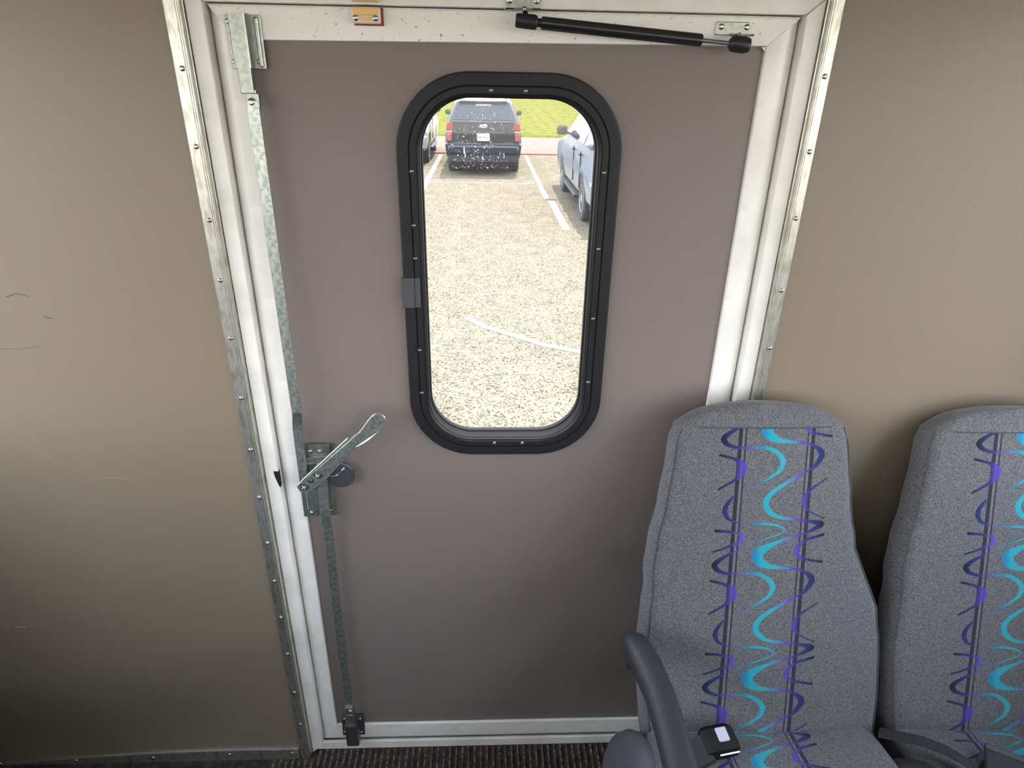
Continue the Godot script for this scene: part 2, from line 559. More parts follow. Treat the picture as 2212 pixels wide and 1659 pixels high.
func shell() -> void:
	var X0 := -1.29
	var X1 := 1.29
	var Z1 := 6.6
	var H := 1.96
	# rear wall with the door
	var w := thing("wall_back", "taupe vinyl bus wall panelling around the white door frame", "wall", Vector3.ZERO, "structure")
	box_obj("panel", Vector3(X0 - 0.06, -0.05, -0.05), Vector3(-0.4545, H, 0.022), M.wall_vinyl, w)
	box_obj("panel", Vector3(0.5325, -0.05, -0.05), Vector3(X1 + 0.06, H, 0.022), M.wall_vinyl, w)
	box_obj("header_panel", Vector3(-0.4545, 1.745, -0.05), Vector3(0.5325, H, 0.022), M.wall_vinyl, w)
	box_obj("sill_beam", Vector3(-0.4545, -0.05, -0.05), Vector3(0.5325, -0.001, 0.0), M.floor_rubber, w)
	scuffs(w)
	# side walls with the windows that light the room, and the windscreen end
	var WB := 0.98
	var WT := 1.84
	for q in [["wall_left", X0 - 0.06, X0, "window side of the bus left of the door", 0.10], ["wall_right", X1, X1 + 0.06, "window side of the bus right of the seats", 0.20]]:
		w = thing(q[0], q[3], "wall", Vector3.ZERO, "structure")
		box_obj("lower_panel", Vector3(q[1], -0.05, 0.022), Vector3(q[2], WB, Z1), M.lining_dark, w)
		box_obj("upper_panel", Vector3(q[1], WT, 0.022), Vector3(q[2], H, Z1), M.ceiling_white, w)
		for z in [[0.022, q[4]], [1.62, 1.70], [3.0, 3.08], [4.38, 4.46], [5.7, 6.6]]:
			box_obj("post", Vector3(q[1], WB, z[0]), Vector3(q[2], WT, z[1]), M.wall_vinyl if z[0] < 0.1 else M.black_frame, w)
	w = thing("wall_front", "windscreen end of the bus facing the door", "wall", Vector3.ZERO, "structure")
	box_obj("lower_panel", Vector3(X0 - 0.06, -0.05, Z1), Vector3(X1 + 0.06, 0.85, Z1 + 0.06), M.black_plastic, w)
	box_obj("upper_panel", Vector3(X0 - 0.06, 1.72, Z1), Vector3(X1 + 0.06, H, Z1 + 0.06), M.ceiling_white, w)
	var ce := box_obj("ceiling", Vector3(X0 - 0.06, H, -0.05), Vector3(X1 + 0.06, H + 0.05, Z1 + 0.06), M.ceiling_white, null)
	tag(ce, "off-white ceiling of the bus above the door", "ceiling", "structure")
	# floor with its ribs
	var fl := thing("floor", "dark ribbed rubber bus floor below the door sill", "floor", Vector3.ZERO, "structure")
	box_obj("sheet", Vector3(X0, -0.05, 0.0), Vector3(X1, 0.0, Z1), M.floor_rubber, fl)
	var rib := MB.new()
	var l0 := PackedVector3Array()
	var l1 := PackedVector3Array()
	for q in [[-0.0036, -0.001], [0.0036, -0.001], [0.0022, 0.0032], [-0.0022, 0.0032]]:
		l0.append(Vector3(q[0], q[1], 0.0))
		l1.append(Vector3(q[0], q[1], 1.1))
	rib.loft([l0, l1])
	var rm := rib.mesh(0.0)
	var x := -0.545
	while x < 0.6:
		var o := put("rib", rm, M.rib_rubber, fl)
		o.position = Vector3(x, 0, 0.006 if x > -0.445 else 0.031)
		x += 0.0162
	# aluminium edging either side of the door
	var t := thing("trim_1", "scuffed aluminium edging strip on the latch side of the door", "trim", Vector3.ZERO, "structure")
	edging(t, [[-0.4775, 0.0215], [-0.4775, 0.0252], [-0.4764, 0.0266], [-0.4606, 0.0258], [-0.4598, 0.0244], [-0.4588, 0.0260], [-0.4572, 0.0260], [-0.4564, 0.0240], [-0.4552, 0.0240], [-0.4542, 0.0225], [-0.4534, 0.0140], [-0.4526, 0.0130], [-0.4518, 0.0040], [-0.4518, 0.0], [-0.4544, 0.0], [-0.4544, 0.0215]], 0.0, 1.79)
	for y in [1.6185, 1.5049, 1.3874, 1.2826, 1.1734, 1.0509, 0.9354, 0.8208, 0.7022, 0.5968, 0.4887, 0.3733, 0.2435, 0.1282]:
		screw(Vector3(-0.4655, y, 0.0262), 0.0042, t)
	t = thing("trim_2", "scuffed aluminium edging strip on the hinge side beside the seats", "trim", Vector3.ZERO, "structure")
	edging(t, [[0.5515, 0.0215], [0.5515, 0.0252], [0.5504, 0.0266], [0.5375, 0.0258], [0.5366, 0.0244], [0.5357, 0.0260], [0.5342, 0.0260], [0.5335, 0.0240], [0.5325, 0.0236], [0.5316, 0.0150], [0.5308, 0.0140], [0.5300, 0.0040], [0.5300, 0.0], [0.5320, 0.0], [0.5320, 0.0215]], 0.0, 1.79)
	for y in [1.6251, 1.5110, 1.4008, 1.2700, 1.1565, 1.0313, 0.9, 0.77]:
		screw(Vector3(0.5428, y, 0.0262), 0.0042, t)
	# base strip along the floor left of the door
	t = thing("baseboard_left", "grey metal base strip along the floor under the taupe wall", "baseboard", Vector3.ZERO, "structure")
	var mb := MB.new()
	var loops := []
	for q in [[-1.29, 0.000], [-1.2389, 0.0036], [-1.0444, 0.0200], [-0.8508, 0.0311], [-0.6574, 0.0368], [-0.481, 0.0364]]:
		loops.append(PackedVector3Array([Vector3(q[0], -0.03, 0.0215), Vector3(q[0], -0.03, 0.027), Vector3(q[0], q[1] - 0.002, 0.027), Vector3(q[0], q[1], 0.0255), Vector3(q[0], q[1], 0.0215)]))
	mb.loft(loops)
	obj("strip", mb, M.aluminium, t, 20.0)
	for q in [[-1.2368, 0.0064], [-1.0454, 0.0121], [-0.8520, 0.0159], [-0.6586, 0.0210], [-0.4987, 0.0222]]:
		screw(Vector3(q[0], q[1], 0.0268), 0.0044, t)
	# panes of the windows out of the picture
	for q in [["window_2", Vector3(X0 - 0.03, WB, 0.10), Vector3(X0 - 0.03, WT, 5.7), "side window glass left of the door"], ["window_3", Vector3(X1 + 0.03, WB, 0.20), Vector3(X1 + 0.03, WT, 5.7), "side window glass right of the seats"], ["window_4", Vector3(X0, 0.85, Z1 + 0.03), Vector3(X1, 1.72, Z1 + 0.03), "windscreen glass at the far end of the bus"]]:
		var p := thing(q[0], q[3], "window", Vector3.ZERO, "structure")
		var a: Vector3 = q[1]
		var b: Vector3 = q[2]
		var pm := MB.new()
		if a.x == b.x: pm.quad(Vector3(a.x, a.y, a.z), Vector3(a.x, b.y, a.z), Vector3(a.x, b.y, b.z), Vector3(a.x, a.y, b.z))
		else: pm.quad(Vector3(a.x, a.y, a.z), Vector3(b.x, a.y, a.z), Vector3(b.x, b.y, a.z), Vector3(a.x, b.y, a.z))
		obj("pane", pm, M.window_glass, p, 0.0, false)

func edging(t: Node3D, prof: Array, y0: float, y1: float) -> void:
	var mb := MB.new()
	var a := PackedVector3Array()
	var b := PackedVector3Array()
	for q in prof:
		a.append(Vector3(q[0], y0, q[1]))
		b.append(Vector3(q[0], y1, q[1]))
	mb.loft([a, b])
	obj("strip", mb, M.aluminium, t, 20.0)

func scuffs(w: Node3D) -> void:
	mat("scratch", c8(160, 150, 140), 0.8)
	mat("scuff", c8(104, 93, 81), 0.6)
	for s in [["scratch", [[-0.80, 0.864], [-0.76, 0.868], [-0.725, 0.866]], 0.0008], ["scratch", [[-1.063, 0.470], [-1.04, 0.467]], 0.0007], ["scratch", [[-1.03, 0.470], [-1.015, 0.472]], 0.0007], ["scuff", [[-0.846, 1.248], [-0.825, 1.256], [-0.805, 1.250]], 0.0016], ["scuff", [[-0.956, 1.27], [-0.966, 1.20], [-0.985, 1.13]], 0.0012], ["scuff", [[-0.79, 1.212], [-0.775, 1.209]], 0.0016], ["scuff", [[-0.885, 1.150], [-0.84, 1.150], [-0.81, 1.156]], 0.0006]]:
		var mb := MB.new()
		var pts := []
		for q in s[1]: pts.append(Vector3(q[0], q[1], 0.0221))
		mb.sweep(pts, PackedVector2Array([Vector2(-s[2], -0.0002), Vector2(s[2], -0.0002), Vector2(s[2] * 0.6, 0.0002), Vector2(-s[2] * 0.6, 0.0002)]))
		obj(s[0], mb, M[s[0]], w)

# ---------------------------------------------------------------- the door in its frame
func door() -> void:
	var V := func(a): return Vector2(a[0], a[1])
	var fo := [Vector2(-0.4512, 1.7335), Vector2(0.5295, 1.7335), Vector2(0.5295, 0.0004), Vector2(-0.4512, 0.0004)]
	var fi := [Vector2(-0.4250, 1.7105), Vector2(0.5025, 1.7110), Vector2(0.5025, 0.0270), Vector2(-0.4250, 0.0275)]
	var t := thing("trim_3", "white painted metal frame around the door", "door frame", Vector3.ZERO, "structure")
	var names := ["head", "jamb", "sill", "jamb"]
	var proud := [0.006, 0.011, 0.003, 0.011]
	for i in 4:
		var z: float = proud[i]
		# the sill is a thin lip with an open channel behind it
		var back := [[1.0, -0.004], [0.2, -0.006], [0.2, -0.03]] if i == 2 else [[1.0, -0.03]]
		frame_side(names[i], fo, fi, [[0.0, -0.03], [0.0, z - 0.001], [0.05, z], [0.95, z], [1.0, z - 0.002]] + back, i, M.white_paint, t, 0.0004)
	# rebate that closes the gap behind the leaf
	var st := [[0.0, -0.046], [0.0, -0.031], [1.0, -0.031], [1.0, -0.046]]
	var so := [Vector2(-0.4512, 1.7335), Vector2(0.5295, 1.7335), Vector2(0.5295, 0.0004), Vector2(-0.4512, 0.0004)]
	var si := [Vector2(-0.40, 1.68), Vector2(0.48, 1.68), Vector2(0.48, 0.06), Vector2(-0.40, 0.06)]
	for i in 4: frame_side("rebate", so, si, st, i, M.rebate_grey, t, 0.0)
	# torn strike hole as a solid plug, its inner shade painted near-black
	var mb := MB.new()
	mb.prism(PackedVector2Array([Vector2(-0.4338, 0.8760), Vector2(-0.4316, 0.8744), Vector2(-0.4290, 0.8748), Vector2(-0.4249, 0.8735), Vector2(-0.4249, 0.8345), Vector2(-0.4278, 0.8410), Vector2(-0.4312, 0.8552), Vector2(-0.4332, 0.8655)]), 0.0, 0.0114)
	obj("painted_strike_hole", mb, M.hole_shade, t)
	# leaf
	var d := thing("door_1", "taupe emergency door with white frame rails and a tall oval window", "door", Vector3.ZERO, "structure")
	var lo := [Vector2(-0.4238, 1.7088), Vector2(0.5010, 1.7094), Vector2(0.5010, 0.0362), Vector2(-0.4238, 0.0366)]
	var li := [Vector2(-0.3820, 1.6590), Vector2(0.4495, 1.6660), Vector2(0.4495, 0.0890), Vector2(-0.3830, 0.0895)]
	var pr := [[0.0, -0.03], [0.0, -0.016], [0.03, -0.011], [0.14, -0.006], [0.28, -0.0025], [0.45, -0.0004], [0.60, 0.0002], [0.92, 0.0002], [0.97, -0.0008], [1.0, -0.004], [1.0, -0.03]]
	var flat := [[0.0, -0.03], [0.0, -0.004], [0.05, -0.001], [0.12, 0.0002], [0.92, 0.0002], [0.96, 0.0002], [1.0, -0.004], [1.0, -0.03]]
	frame_side("top_rail", lo, li, flat, 0, M.speckled_paint, d)
	frame_side("stile", lo, li, pr, 1, M.white_paint, d)
	frame_side("bottom_rail", lo, li, flat, 2, M.white_paint, d)
	frame_side("stile", lo, li, pr, 3, M.white_paint, d)
	for q in [[0.4492, 1.6657, -1, -1]]:
		mb = MB.new()
		mb.prism(PackedVector2Array([Vector2(q[0], q[1]), Vector2(q[0] - 0.006, q[1]), Vector2(q[0], q[1] - 0.006)]), -0.008, 0.0)
		obj("corner_fillet", mb, M.white_paint, d)
	# skin panel with its window opening
	var cx := 0.0415
	var cy := 1.2658
	var hw := 0.1895
	var hh := 0.357
	var R := 0.125
	mb = MB.new()
	var hole := rrect(cx, cy, hw - 0.028, hh - 0.028, R - 0.028, -0.006, 12)
	var rim := PackedVector3Array()
	var xl := -0.384
	var xr := 0.4512
	var yt := 1.668
	var yb := 0.087
	for p in hole:
		var e := Vector2(p.x - cx, p.y - cy)
		var k := 1e9
		if e.x > 1e-6: k = min(k, (xr - cx) / e.x)
		if e.x < -1e-6: k = min(k, (xl - cx) / e.x)
		if e.y > 1e-6: k = min(k, (yt - cy) / e.y)
		if e.y < -1e-6: k = min(k, (yb - cy) / e.y)
		rim.append(Vector3(cx + e.x * k, cy + e.y * k, -0.006))
	for q in [[xl, yt], [xr, yt], [xr, yb], [xl, yb]]:
		var best := 0
		for i in rim.size():
			if Vector2(rim[i].x - q[0], rim[i].y - q[1]).length() < Vector2(rim[best].x - q[0], rim[best].y - q[1]).length(): best = i
		rim[best] = Vector3(q[0], q[1], -0.006)
	var back_h := PackedVector3Array()
	var back_r := PackedVector3Array()
	for p in hole: back_h.append(p - Vector3(0, 0, 0.03))
	for p in rim: back_r.append(p - Vector3(0, 0, 0.03))
	mb.loft([hole, rim, back_r, back_h], false, false, true)
	obj("panel", mb, M.door_vinyl, d, 20.0)
	# window surround
	mb = MB.new()
	var loops := []
	for q in [[0.0, -0.0065], [0.0, 0.0035], [0.0012, 0.006], [0.004, 0.0068], [0.0195, 0.0066], [0.0205, 0.0034], [0.0212, 0.0032], [0.0222, 0.0058], [0.0232, 0.0060], [0.0325, 0.0056], [0.0332, 0.0038], [0.0338, 0.0036], [0.0345, 0.0046], [0.0368, 0.0030], [0.0368, -0.0065]]:
		loops.append(rrect(cx, cy, hw - q[0], hh - q[0], R - q[0], q[1], 16))
	mb.loft(loops, false, false, true)
	var wf := obj("window_frame", mb, M.black_frame, d, 25.0)
	mb = MB.new()
	loops = []
	for q in [[0.0366, 0.0020], [0.0385, -0.0010], [0.0388, -0.0160], [0.0376, -0.0170], [0.0380, -0.0240], [0.0402, -0.0262], [0.0406, -0.0380], [0.0290, -0.0380], [0.0290, -0.0060], [0.0360, -0.0060]]:
		loops.append(rrect(cx, cy, hw - q[0], hh - q[0], R - q[0], q[1], 16))
	mb.loft(loops, false, false, true)
	obj("gasket", mb, M.gasket_black, wf, 25.0)
	wf.set_meta("label", "black ridged oval window surround")
	for q in [[-0.1235, 1.4683], [-0.1240, 1.3773], [-0.1240, 1.3189], [-0.1240, 1.1417], [-0.1235, 1.0511], [0.2035, 1.4702], [0.2035, 1.3384], [0.2035, 1.2065], [0.2030, 1.0743], [0.0101, 1.5955], [0.0661, 1.5955], [0.0194, 0.9362], [0.0765, 0.9362]]:
		screw(Vector3(q[0], q[1], 0.0056), 0.0036, wf, M.dark_steel)
	mb = MB.new()
	mb.box(Vector3(-0.1400, 1.2557, 0.0085), Vector3(0.0235, 0.057, 0.005), 0.0012)
	mb.box(Vector3(-0.1232, 1.2557, 0.0068), Vector3(0.0105, 0.056, 0.0045), 0.001)
	obj("joint_cover", mb, M.clip_grey, wf)
	# glass and the dirt that has dried on it
	mb = MB.new()
	mb.cap(rrect(cx, cy, hw - 0.0400, hh - 0.0400, R - 0.0400, -0.031, 12), false)
	var gl := obj("window_pane", mb, M.window_glass, d, 0.0, false)
	var dm := mat("dried_dirt", Color.WHITE, 0.9)
	dm.transparency = BaseMaterial3D.TRANSPARENCY_ALPHA
	dm.albedo_texture = dirt()
	dm.backlight_enabled = true
	dm.backlight = Color(1, 1, 1)
	mb = MB.new()
	var a := Vector3(-0.075, 1.415, -0.0303)
	var b := Vector3(0.085, 1.575, -0.0303)
	mb.tri(Vector3(a.x, a.y, a.z), Vector3(b.x, a.y, a.z), Vector3(b.x, b.y, a.z), Vector2(0, 1), Vector2(1, 1), Vector2(1, 0))
	mb.tri(Vector3(a.x, a.y, a.z), Vector3(b.x, b.y, a.z), Vector3(a.x, b.y, a.z), Vector2(0, 1), Vector2(1, 0), Vector2(0, 0))
	obj("dried_splash", mb, dm, gl, 0.0, false)

func dirt() -> ImageTexture:
	var n := 512
	var im := Image.create(n, n, false, Image.FORMAT_RGBA8)
	im.fill(Color(0.93, 0.94, 0.96, 0.0))
	var r := RandomNumberGenerator.new()
	r.seed = 9
	for i in 620:
		var p := Vector2(r.randfn(0.36, 0.16), r.randfn(0.52, 0.24))
		if p.y > 0.66: continue
		var s := r.randf() * r.randf() * 3.2 + 0.7
		var st := 1.0 + (r.randf() * 5.0 if r.randf() < 0.08 else 0.0)
		var al := 0.10 + 0.34 * r.randf()
		var cx := p.x * n
		var cy := p.y * n
		for y in range(int(cy - s * st - 1), int(cy + s * st + 2)):
			for x in range(int(cx - s - 1), int(cx + s + 2)):
				if x < 2 or y < 2 or x >= n - 2 or y >= n - 2: continue
				var d := Vector2((x - cx) / s, (y - cy) / (s * st)).length()
				if d < 1.0:
					var q := im.get_pixel(x, y)
					q.a = max(q.a, al * (1.0 if d > 0.55 else 0.6))
					im.set_pixel(x, y, q)
	return ImageTexture.create_from_image(im)

# ---------------------------------------------------------------- latch
func bar(called: String, pts: Array, w: float, th: float, m: Material, parent: Node) -> MeshInstance3D:
	var mb := MB.new()
	var c := 0.0006
	var h := w / 2
	var q := th / 2
	mb.sweep(pts, PackedVector2Array([Vector2(-h + c, -q), Vector2(h - c, -q), Vector2(h, -q + c), Vector2(h, q - c), Vector2(h - c, q), Vector2(-h + c, q), Vector2(-h, q - c), Vector2(-h, -q + c)]), Vector3.RIGHT)
	return obj(called, mb, m, parent, 20.0)

func latch() -> void:
	var t := thing("door_latch", "galvanised lever latch with long rods to the top and bottom of the door", "latch")
	# upper guide
	var mb := MB.new()
	mb.prism(PackedVector2Array([Vector2(-0.3974, 1.6930), Vector2(-0.3962, 1.6195), Vector2(-0.3440, 1.6200), Vector2(-0.3436, 1.6945)]), 0.0003, 0.0036, 0.0008)
	var g := obj("rod_guide", mb, M.zinc, t)
	mb = MB.new()
	mb.prism(PackedVector2Array([Vector2(-0.3885, 0.0036), Vector2(-0.3870, 0.0225), Vector2(-0.3850, 0.0245), Vector2(-0.3635, 0.0245), Vector2(-0.3612, 0.0225), Vector2(-0.3598, 0.0036)]), -1.6955, -1.6212, 0.0)
	var up := Transform3D(Basis(Vector3.RIGHT, Vector3(0, 0, 1), Vector3(0, -1, 0)), Vector3.ZERO)
	for i in mb.v.size(): mb.v[i] = up * mb.v[i]
	obj("channel", mb, M.zinc, g, 20.0)
	mb = MB.new()
	mb.box(Vector3(-0.3505, 1.657, 0.0055), Vector3(0.006, 0.070, 0.004), 0.0016)
	obj("crease", mb, M.zinc, g)
	for q in [[-0.3508, 1.6848], [-0.3528, 1.6303], [-0.3925, 1.6852], [-0.3912, 1.6298]]:
		screw(Vector3(q[0], q[1], 0.0036), 0.0046, g)
	# sliding bolt and its joint
	mb = MB.new()
	mb.box(Vector3(-0.3732, 1.612, 0.0150), Vector3(0.0200, 0.056, 0.0150), 0.0012)
	obj("slide_bolt", mb, M.zinc, t)
	mb = MB.new()
	mb.box(Vector3(-0.3665, 1.5745, 0.0200), Vector3(0.0208, 0.022, 0.0100), 0.001)
	mb.box(Vector3(-0.3690, 1.5845, 0.0155), Vector3(0.0170, 0.012, 0.0100), 0.001)
	var cl := obj("clevis", mb, M.zinc, t)
	screw(Vector3(-0.3672, 1.5722, 0.0250), 0.0066, cl, M.steel, Vector3.BACK, "bolt_head")
	# rods
	bar("upper_rod", [Vector3(-0.3660, 1.5740, 0.0262), Vector3(-0.3632, 1.2, 0.0330), Vector3(-0.3622, 1.0225, 0.0330), Vector3(-0.3660, 1.0040, 0.0240), Vector3(-0.3712, 0.9790, 0.0150), Vector3(-0.3725, 0.93, 0.0140), Vector3(-0.3722, 0.852, 0.0140)], 0.0188, 0.0042, M.galvanised, t)
	bar("lower_rod", [Vector3(-0.3325, 0.8780, 0.0240), Vector3(-0.3355, 0.7900, 0.0240), Vector3(-0.3365, 0.7560, 0.0225), Vector3(-0.3372, 0.7350, 0.0160), Vector3(-0.3405, 0.4500, 0.0150), Vector3(-0.3415, 0.1780, 0.0150)], 0.0200, 0.0040, M.galvanised, t)
	# base plate
	mb = MB.new()
	mb.prism(PackedVector2Array([Vector2(-0.3860, 0.9320), Vector2(-0.3161, 0.9338), Vector2(-0.3173, 0.7578), Vector2(-0.3875, 0.7536)]), 0.0003, 0.0034, 0.0008)
	var b := obj("base_plate", mb, M.zinc, t)
	mb = MB.new()
	mb.box(Vector3(-0.3480, 0.8400, 0.0055), Vector3(0.0560, 0.1320, 0.0110), 0.003)
	obj("raised_boss", mb, M.zinc, b)
	mb = MB.new()
	mb.box(Vector3(-0.3455, 0.9060, 0.0075), Vector3(0.045, 0.0035, 0.009), 0.001)
	mb.box(Vector3(-0.3455, 0.8925, 0.0085), Vector3(0.045, 0.0040, 0.010), 0.001)
	obj("stop_bar", mb, M.steel, b)
	for q in [[-0.3365, 0.9180], [-0.3700, 0.7652], [-0.3290, 0.7698], [-0.3560, 0.9180]]:
		screw(Vector3(q[0], q[1], 0.0034), 0.0044, b)
	# cam disc with its bright spring
	mb = MB.new()
	mb.lathe([[0.0285, 0.0], [0.0295, 0.001], [0.0295, 0.0042], [0.0275, 0.0052], [0.0, 0.0052]], 36, Vector3(-0.2985, 0.8660, 0.0100), Vector3.BACK)
	var cam_ := obj("cam_disc", mb, M.dark_steel, t)
	mb = MB.new()
	mb.tube([Vector3(-0.335, 0.8685, 0.0175), Vector3(-0.3200, 0.8665, 0.0180), Vector3(-0.3070, 0.8670, 0.0180), Vector3(-0.2985, 0.8715, 0.0180), Vector3(-0.2925, 0.8795, 0.0178), Vector3(-0.2890, 0.8830, 0.0172)], 0.0021, 10)
	obj("spring", mb, M.steel, cam_)
	mb = MB.new()
	mb.lathe([[0.011, 0.0], [0.011, 0.026]], 20, Vector3(-0.3375, 0.8815, 0.008), Vector3.BACK)
	obj("pivot", mb, M.dark_steel, t)
	# lever
	mb = MB.new()
	mb.prism(PackedVector2Array([Vector2(-0.3831, 0.8547), Vector2(-0.3679, 0.8726), Vector2(-0.2761, 0.9622), Vector2(-0.2705, 0.9680), Vector2(-0.2620, 0.9684), Vector2(-0.2474, 0.9809), Vector2(-0.2360, 0.9960), Vector2(-0.2273, 1.0088), Vector2(-0.2195, 1.0185), Vector2(-0.2128, 1.0240), Vector2(-0.2060, 1.0266), Vector2(-0.1993, 1.0250), Vector2(-0.1935, 1.0190), Vector2(-0.1913, 1.0118), Vector2(-0.1920, 1.0050), Vector2(-0.1949, 0.9984), Vector2(-0.2066, 0.9850), Vector2(-0.2259, 0.9672), Vector2(-0.2403, 0.9567), Vector2(-0.2490, 0.9500), Vector2(-0.2560, 0.9470), Vector2(-0.3270, 0.8644), Vector2(-0.3626, 0.8387), Vector2(-0.3700, 0.8375), Vector2(-0.3780, 0.8420)]), 0.0325, 0.0375, 0.0010)
	for i in mb.v.size():
		var k: float = clamp((mb.v[i].x + 0.265) / 0.03, 0.0, 1.0)
		mb.v[i].z += 0.006 * k
	var h := obj("lever", mb, M.galvanised, t, 25.0)
	for q in [[-0.3668, 0.8548], [-0.3367, 0.8826]]:
		mb = MB.new()
		mb.lathe([[0.0092, 0.0], [0.0092, 0.0014], [0.0060, 0.0018], [0.0056, 0.0052], [0.0030, 0.0060], [0.0, 0.0060]], 18, Vector3(q[0], q[1], 0.0372), Vector3.BACK)
		var bh := obj("bolt_head", mb, M.dark_steel, h)
		mb = MB.new()
		mb.xf = Transform3D(Basis(Vector3.BACK, 0.5), Vector3(q[0], q[1], 0.0432))
		mb.box(Vector3.ZERO, Vector3(0.0090, 0.0018, 0.0012), 0.0003)
		mb.box(Vector3.ZERO, Vector3(0.0018, 0.0090, 0.0012), 0.0003)
		obj("cross_recess", mb, M.steel, bh)
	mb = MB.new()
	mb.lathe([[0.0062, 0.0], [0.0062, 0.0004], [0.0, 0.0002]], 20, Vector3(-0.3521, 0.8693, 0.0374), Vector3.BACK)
	obj("painted_bolt_hole", mb, M.hole_shade, h)  # dark disc laid on the lever, shade of an uncut hole painted in
	# lower guide
	mb = MB.new()
	mb.prism(PackedVector2Array([Vector2(-0.3677, 0.1277), Vector2(-0.3102, 0.1262), Vector2(-0.3128, 0.0550), Vector2(-0.3699, 0.0538)]), 0.0003, 0.0034, 0.0008)
	g = obj("rod_guide", mb, M.dark_steel, t)
	mb = MB.new()
	mb.prism(PackedVector2Array([Vector2(-0.3575, 0.0034), Vector2(-0.3570, 0.0230), Vector2(-0.3555, 0.0245), Vector2(-0.3280, 0.0245), Vector2(-0.3262, 0.0230), Vector2(-0.3245, 0.0034)]), -0.1130, -0.0400, 0.0)
	for i in mb.v.size(): mb.v[i] = up * mb.v[i]
	obj("channel", mb, M.dark_steel, g, 20.0)
	for q in [[-0.3604, 0.1171], [-0.3205, 0.1158], [-0.3628, 0.0659], [-0.3211, 0.0645]]:
		screw(Vector3(q[0], q[1], 0.0034), 0.0042, g)
	mb = MB.new()
	mb.box(Vector3(-0.3420, 0.1180, 0.0130), Vector3(0.0195, 0.056, 0.0150), 0.0012)
	obj("slide_bolt", mb, M.zinc, t)
	mb = MB.new()
	mb.box(Vector3(-0.3400, 0.1680, 0.0190), Vector3(0.0215, 0.026, 0.0080), 0.0015)
	mb.box(Vector3(-0.3402, 0.1500, 0.0170), Vector3(0.0205, 0.014, 0.0120), 0.003)
	cl = obj("clevis", mb, M.zinc, t)
	screw(Vector3(-0.3375, 0.1695, 0.0230), 0.0055, cl, M.steel, Vector3.BACK, "bolt_head")

# ---------------------------------------------------------------- gas strut and contact switches
func strut() -> void:
	var t := thing("gas_strut", "black gas strut joining the top of the door to its frame", "gas strut")
	var a := Vector3(0.0647, 1.6918, 0.036)
	var b := Vector3(0.3930, 1.6675, 0.036)
	var d := (b - a).normalized()
	var mb := MB.new()
	mb.lathe([[0.0085, 0.0], [0.0092, 0.0015], [0.0092, 0.247], [0.0080, 0.249], [0.0, 0.249]], 24, a + d * 0.0205, d)
	obj("cylinder", mb, M.black_paint, t)
	mb = MB.new()
	mb.lathe([[0.0060, 0.0], [0.0060, 0.008]], 18, a + d * 0.0145, d)
	obj("neck", mb, M.black_rubber, t)
	mb = MB.new()
	mb.lathe([[0.0030, 0.0], [0.0030, 0.05]], 14, a + d * 0.268, d)
	obj("piston_rod", mb, M.dark_steel, t)
	mb = MB.new()
	mb.lathe([[0.0085, 0.0], [0.0100, 0.003], [0.0102, 0.020], [0.0104, 0.0215], [0.0104, 0.0300], [0.0088, 0.0325], [0.0, 0.0325]], 20, a - d * 0.0185, d)
	obj("end_socket", mb, M.black_rubber, t)
	mb = MB.new()
	mb.lathe([[0.0060, 0.0], [0.0110, 0.004], [0.0118, 0.008], [0.0122, 0.024], [0.0100, 0.0315], [0.0, 0.0325]], 20, b - d * 0.0160, d)
	obj("end_socket", mb, M.black_rubber, t)
	mb = MB.new()
	mb.box(Vector3(0.0582, 1.7240, 0.0078), Vector3(0.0560, 0.0300, 0.0030), 0.001)
	mb.box(Vector3(0.0582, 1.7096, 0.0110), Vector3(0.0560, 0.0028, 0.0145), 0.001)
	var k := obj("bracket", mb, M.zinc, t)
	for x in [0.0376, 0.0788]: screw(Vector3(x, 1.7212, 0.0093), 0.0046, k)
	mb = MB.new()
	mb.lathe([[0.0042, 0.0], [0.0042, 0.012]], 12, Vector3(0.0600, 1.7100, 0.016), Vector3(0.1, -0.6, 0.8))
	mb.dome(Vector3(0.0600, 1.7090, 0.014), Vector3.BACK, 0.004, 0.012)
	obj("ball_stud", mb, M.steel, k)
	mb = MB.new()
	mb.box(Vector3(0.3900, 1.6905, 0.0020), Vector3(0.0520, 0.0190, 0.0030), 0.001)
	mb.box(Vector3(0.4040, 1.6812, 0.0120), Vector3(0.0330, 0.0026, 0.0180), 0.0009)
	k = obj("bracket", mb, M.zinc, t)
	for x in [0.3722, 0.4130]: screw(Vector3(x, 1.6930, 0.0034), 0.0046, k)
	mb = MB.new()
	mb.lathe([[0.0042, 0.0], [0.0042, 0.016]], 12, Vector3(0.3960, 1.6815, 0.020), Vector3(-0.1, -0.5, 0.7))
	obj("ball_stud", mb, M.steel, k)

